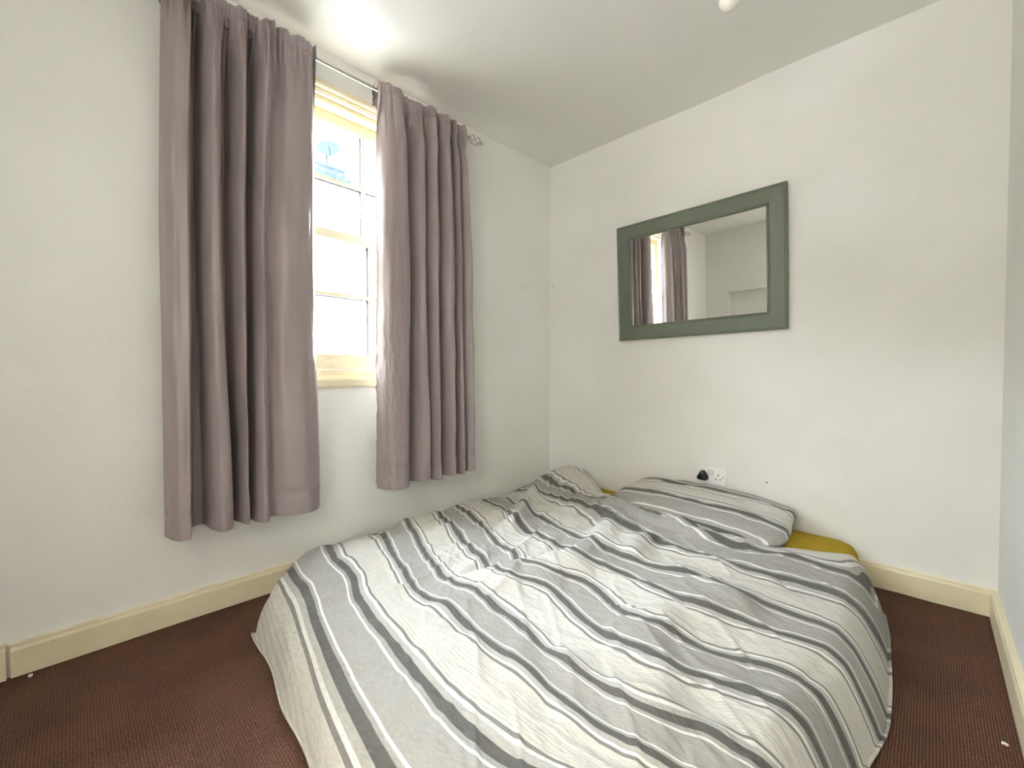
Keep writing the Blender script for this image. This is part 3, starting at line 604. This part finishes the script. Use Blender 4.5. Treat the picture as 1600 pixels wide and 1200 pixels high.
def spline_fit(pts, lam):
    A = np.array(pts); X = A[:, :2]; n = len(A)
    d2 = ((X[:, None]-X[None])**2).sum(-1); K = .5*d2*np.log(d2+1e-9) + lam*np.eye(n)
    Q = np.c_[np.ones(n), X]; S = np.zeros((n+3, n+3)); S[:n, :n] = K; S[:n, n:] = Q; S[n:, :n] = Q.T
    w = np.linalg.solve(S, np.r_[A[:, 2], 0, 0, 0])
    def ev(x, y):
        out = np.empty(x.size); xf, yf = x.ravel(), y.ravel()
        for i in range(0, x.size, 8000):
            q = (xf[i:i+8000, None]-X[None, :, 0])**2 + (yf[i:i+8000, None]-X[None, :, 1])**2
            out[i:i+8000] = (.5*q*np.log(q+1e-9)) @ w[:n] + w[n] + w[n+1]*xf[i:i+8000] + w[n+2]*yf[i:i+8000]
        return out.reshape(x.shape)
    return ev
weave = spline_fit(STRIPES, .0015)
NA, NB = 340, 360
ta = np.linspace(0, 1, NA); ta = ta - .10*np.sin(2*math.pi*ta)/(2*math.pi)*-1*-1
tb = np.linspace(0, 1, NB)
A_, B_ = np.meshgrid(ta, tb)
y0 = .38 + 1.62*B_
x = hem_left(y0)*(1-A_) + hem_right(y0)*A_
y = hem_foot(x)*(1-B_) + hem_head(x)*B_
x = hem_left(y)*(1-A_) + hem_right(y)*A_
z = duvet_height(x, y)
hd = hem_head(x)-y                                             # the head edge is turned down onto the mattress
lip = sstep(.07, 0, hd); low = np.where(x < -1.62, .15, .192)
z = z*(1-lip) + np.minimum(z, low)*lip
duv = thing('duvet', 'striped grey and cream duvet spread rumpled over the mattress', 'duvet', (-.95, 1.2, .2))
top = MB().grid(np.stack([x, y, z], -1))
do = part(top, 'cover', M['stripe'], duv, smooth=True, recalc=False)
set_attr(do, 'stripe', weave(x, np.minimum(y, 2.12))); set_attr(do, 'along', x)
# turned hem all round
hm = MB()
rim = [(x[0, j], y[0, j], z[0, j]) for j in range(0, NA, 4)]
hm.tube([(a, b-.002, max(c, .006)) for a, b, c in rim], .0045, 8)
h2 = part(hm, 'foot_hem', M['stripe'], duv, smooth=True)
P0 = np.array([v.co[:] for v in h2.data.vertices]); set_attr(h2, 'stripe', weave(P0[:, 0], P0[:, 1])); set_attr(h2, 'along', P0[:, 0])
hm = MB(); rim = [(x[i, -1], y[i, -1], z[i, -1]) for i in range(0, NB, 4)]
hm.tube([(a+.002, b, max(c, .006)) for a, b, c in rim], .0045, 8)
h3 = part(hm, 'side_hem', M['stripe'], duv, smooth=True)
P0 = np.array([v.co[:] for v in h3.data.vertices]); set_attr(h3, 'stripe', weave(P0[:, 0], P0[:, 1])); set_attr(h3, 'along', P0[:, 0])

# ------------------------------------------------------------------ small things
def scrap(name, label, x, y, s):
    rg = random.Random(int(x*1000)); n = 7
    v = [(x+s*(.6+.5*rg.random())*math.cos(6.283*i/n), y+s*(.6+.5*rg.random())*math.sin(6.283*i/n)*.6, .004+.004*rg.random()) for i in range(n)]
    v2 = [(a, b, c-.0035) for a, b, c in v]
    o = MB().add(v+v2, [tuple(range(n)), tuple(reversed(range(n, 2*n)))] + [(i, n+i, n+(i+1)%n, (i+1)%n) for i in range(n)]).build(name, M['paper'])
    tag(o, label, 'paper scrap')
scrap('paper_scrap', 'tiny white paper scrap on the carpet at the left skirting', -1.862, -.10, .009)
scrap('paper_scrap', 'tiny white paper scrap on the carpet near the right skirting', .140, 1.53, .006)
def plugdot(label, p, n, r):
    p = Vector(p); n = Vector(n); o = MB().tube([p-n*.002, p+n*.0015, p+n*.003], [r, r, r*.6], 10).build('wall_plug', M['plugfill']); tag(o, label, 'wall plug')
M['plugfill'] = mat('grey_filler', (.60,.585,.53), .8)
plugdot('small grey filled screw hole on the window wall right of the curtains', (XL, 2.054, 1.441), (1,0,0), .008)
plugdot('small grey filled screw hole on the back wall beside the corner', (-1.873, YB, 1.49), (0,-1,0), .006)
M['plugdark'] = mat('dark_filler', (.16,.13,.10), .8)
o = MB().tube([(-.555, YB+.001, .361), (-.555, YB-.002, .361)], .004, 10).build('wall_nail', M['plugdark']); tag(o, 'dark nail head on the back wall right of the socket', 'nail')
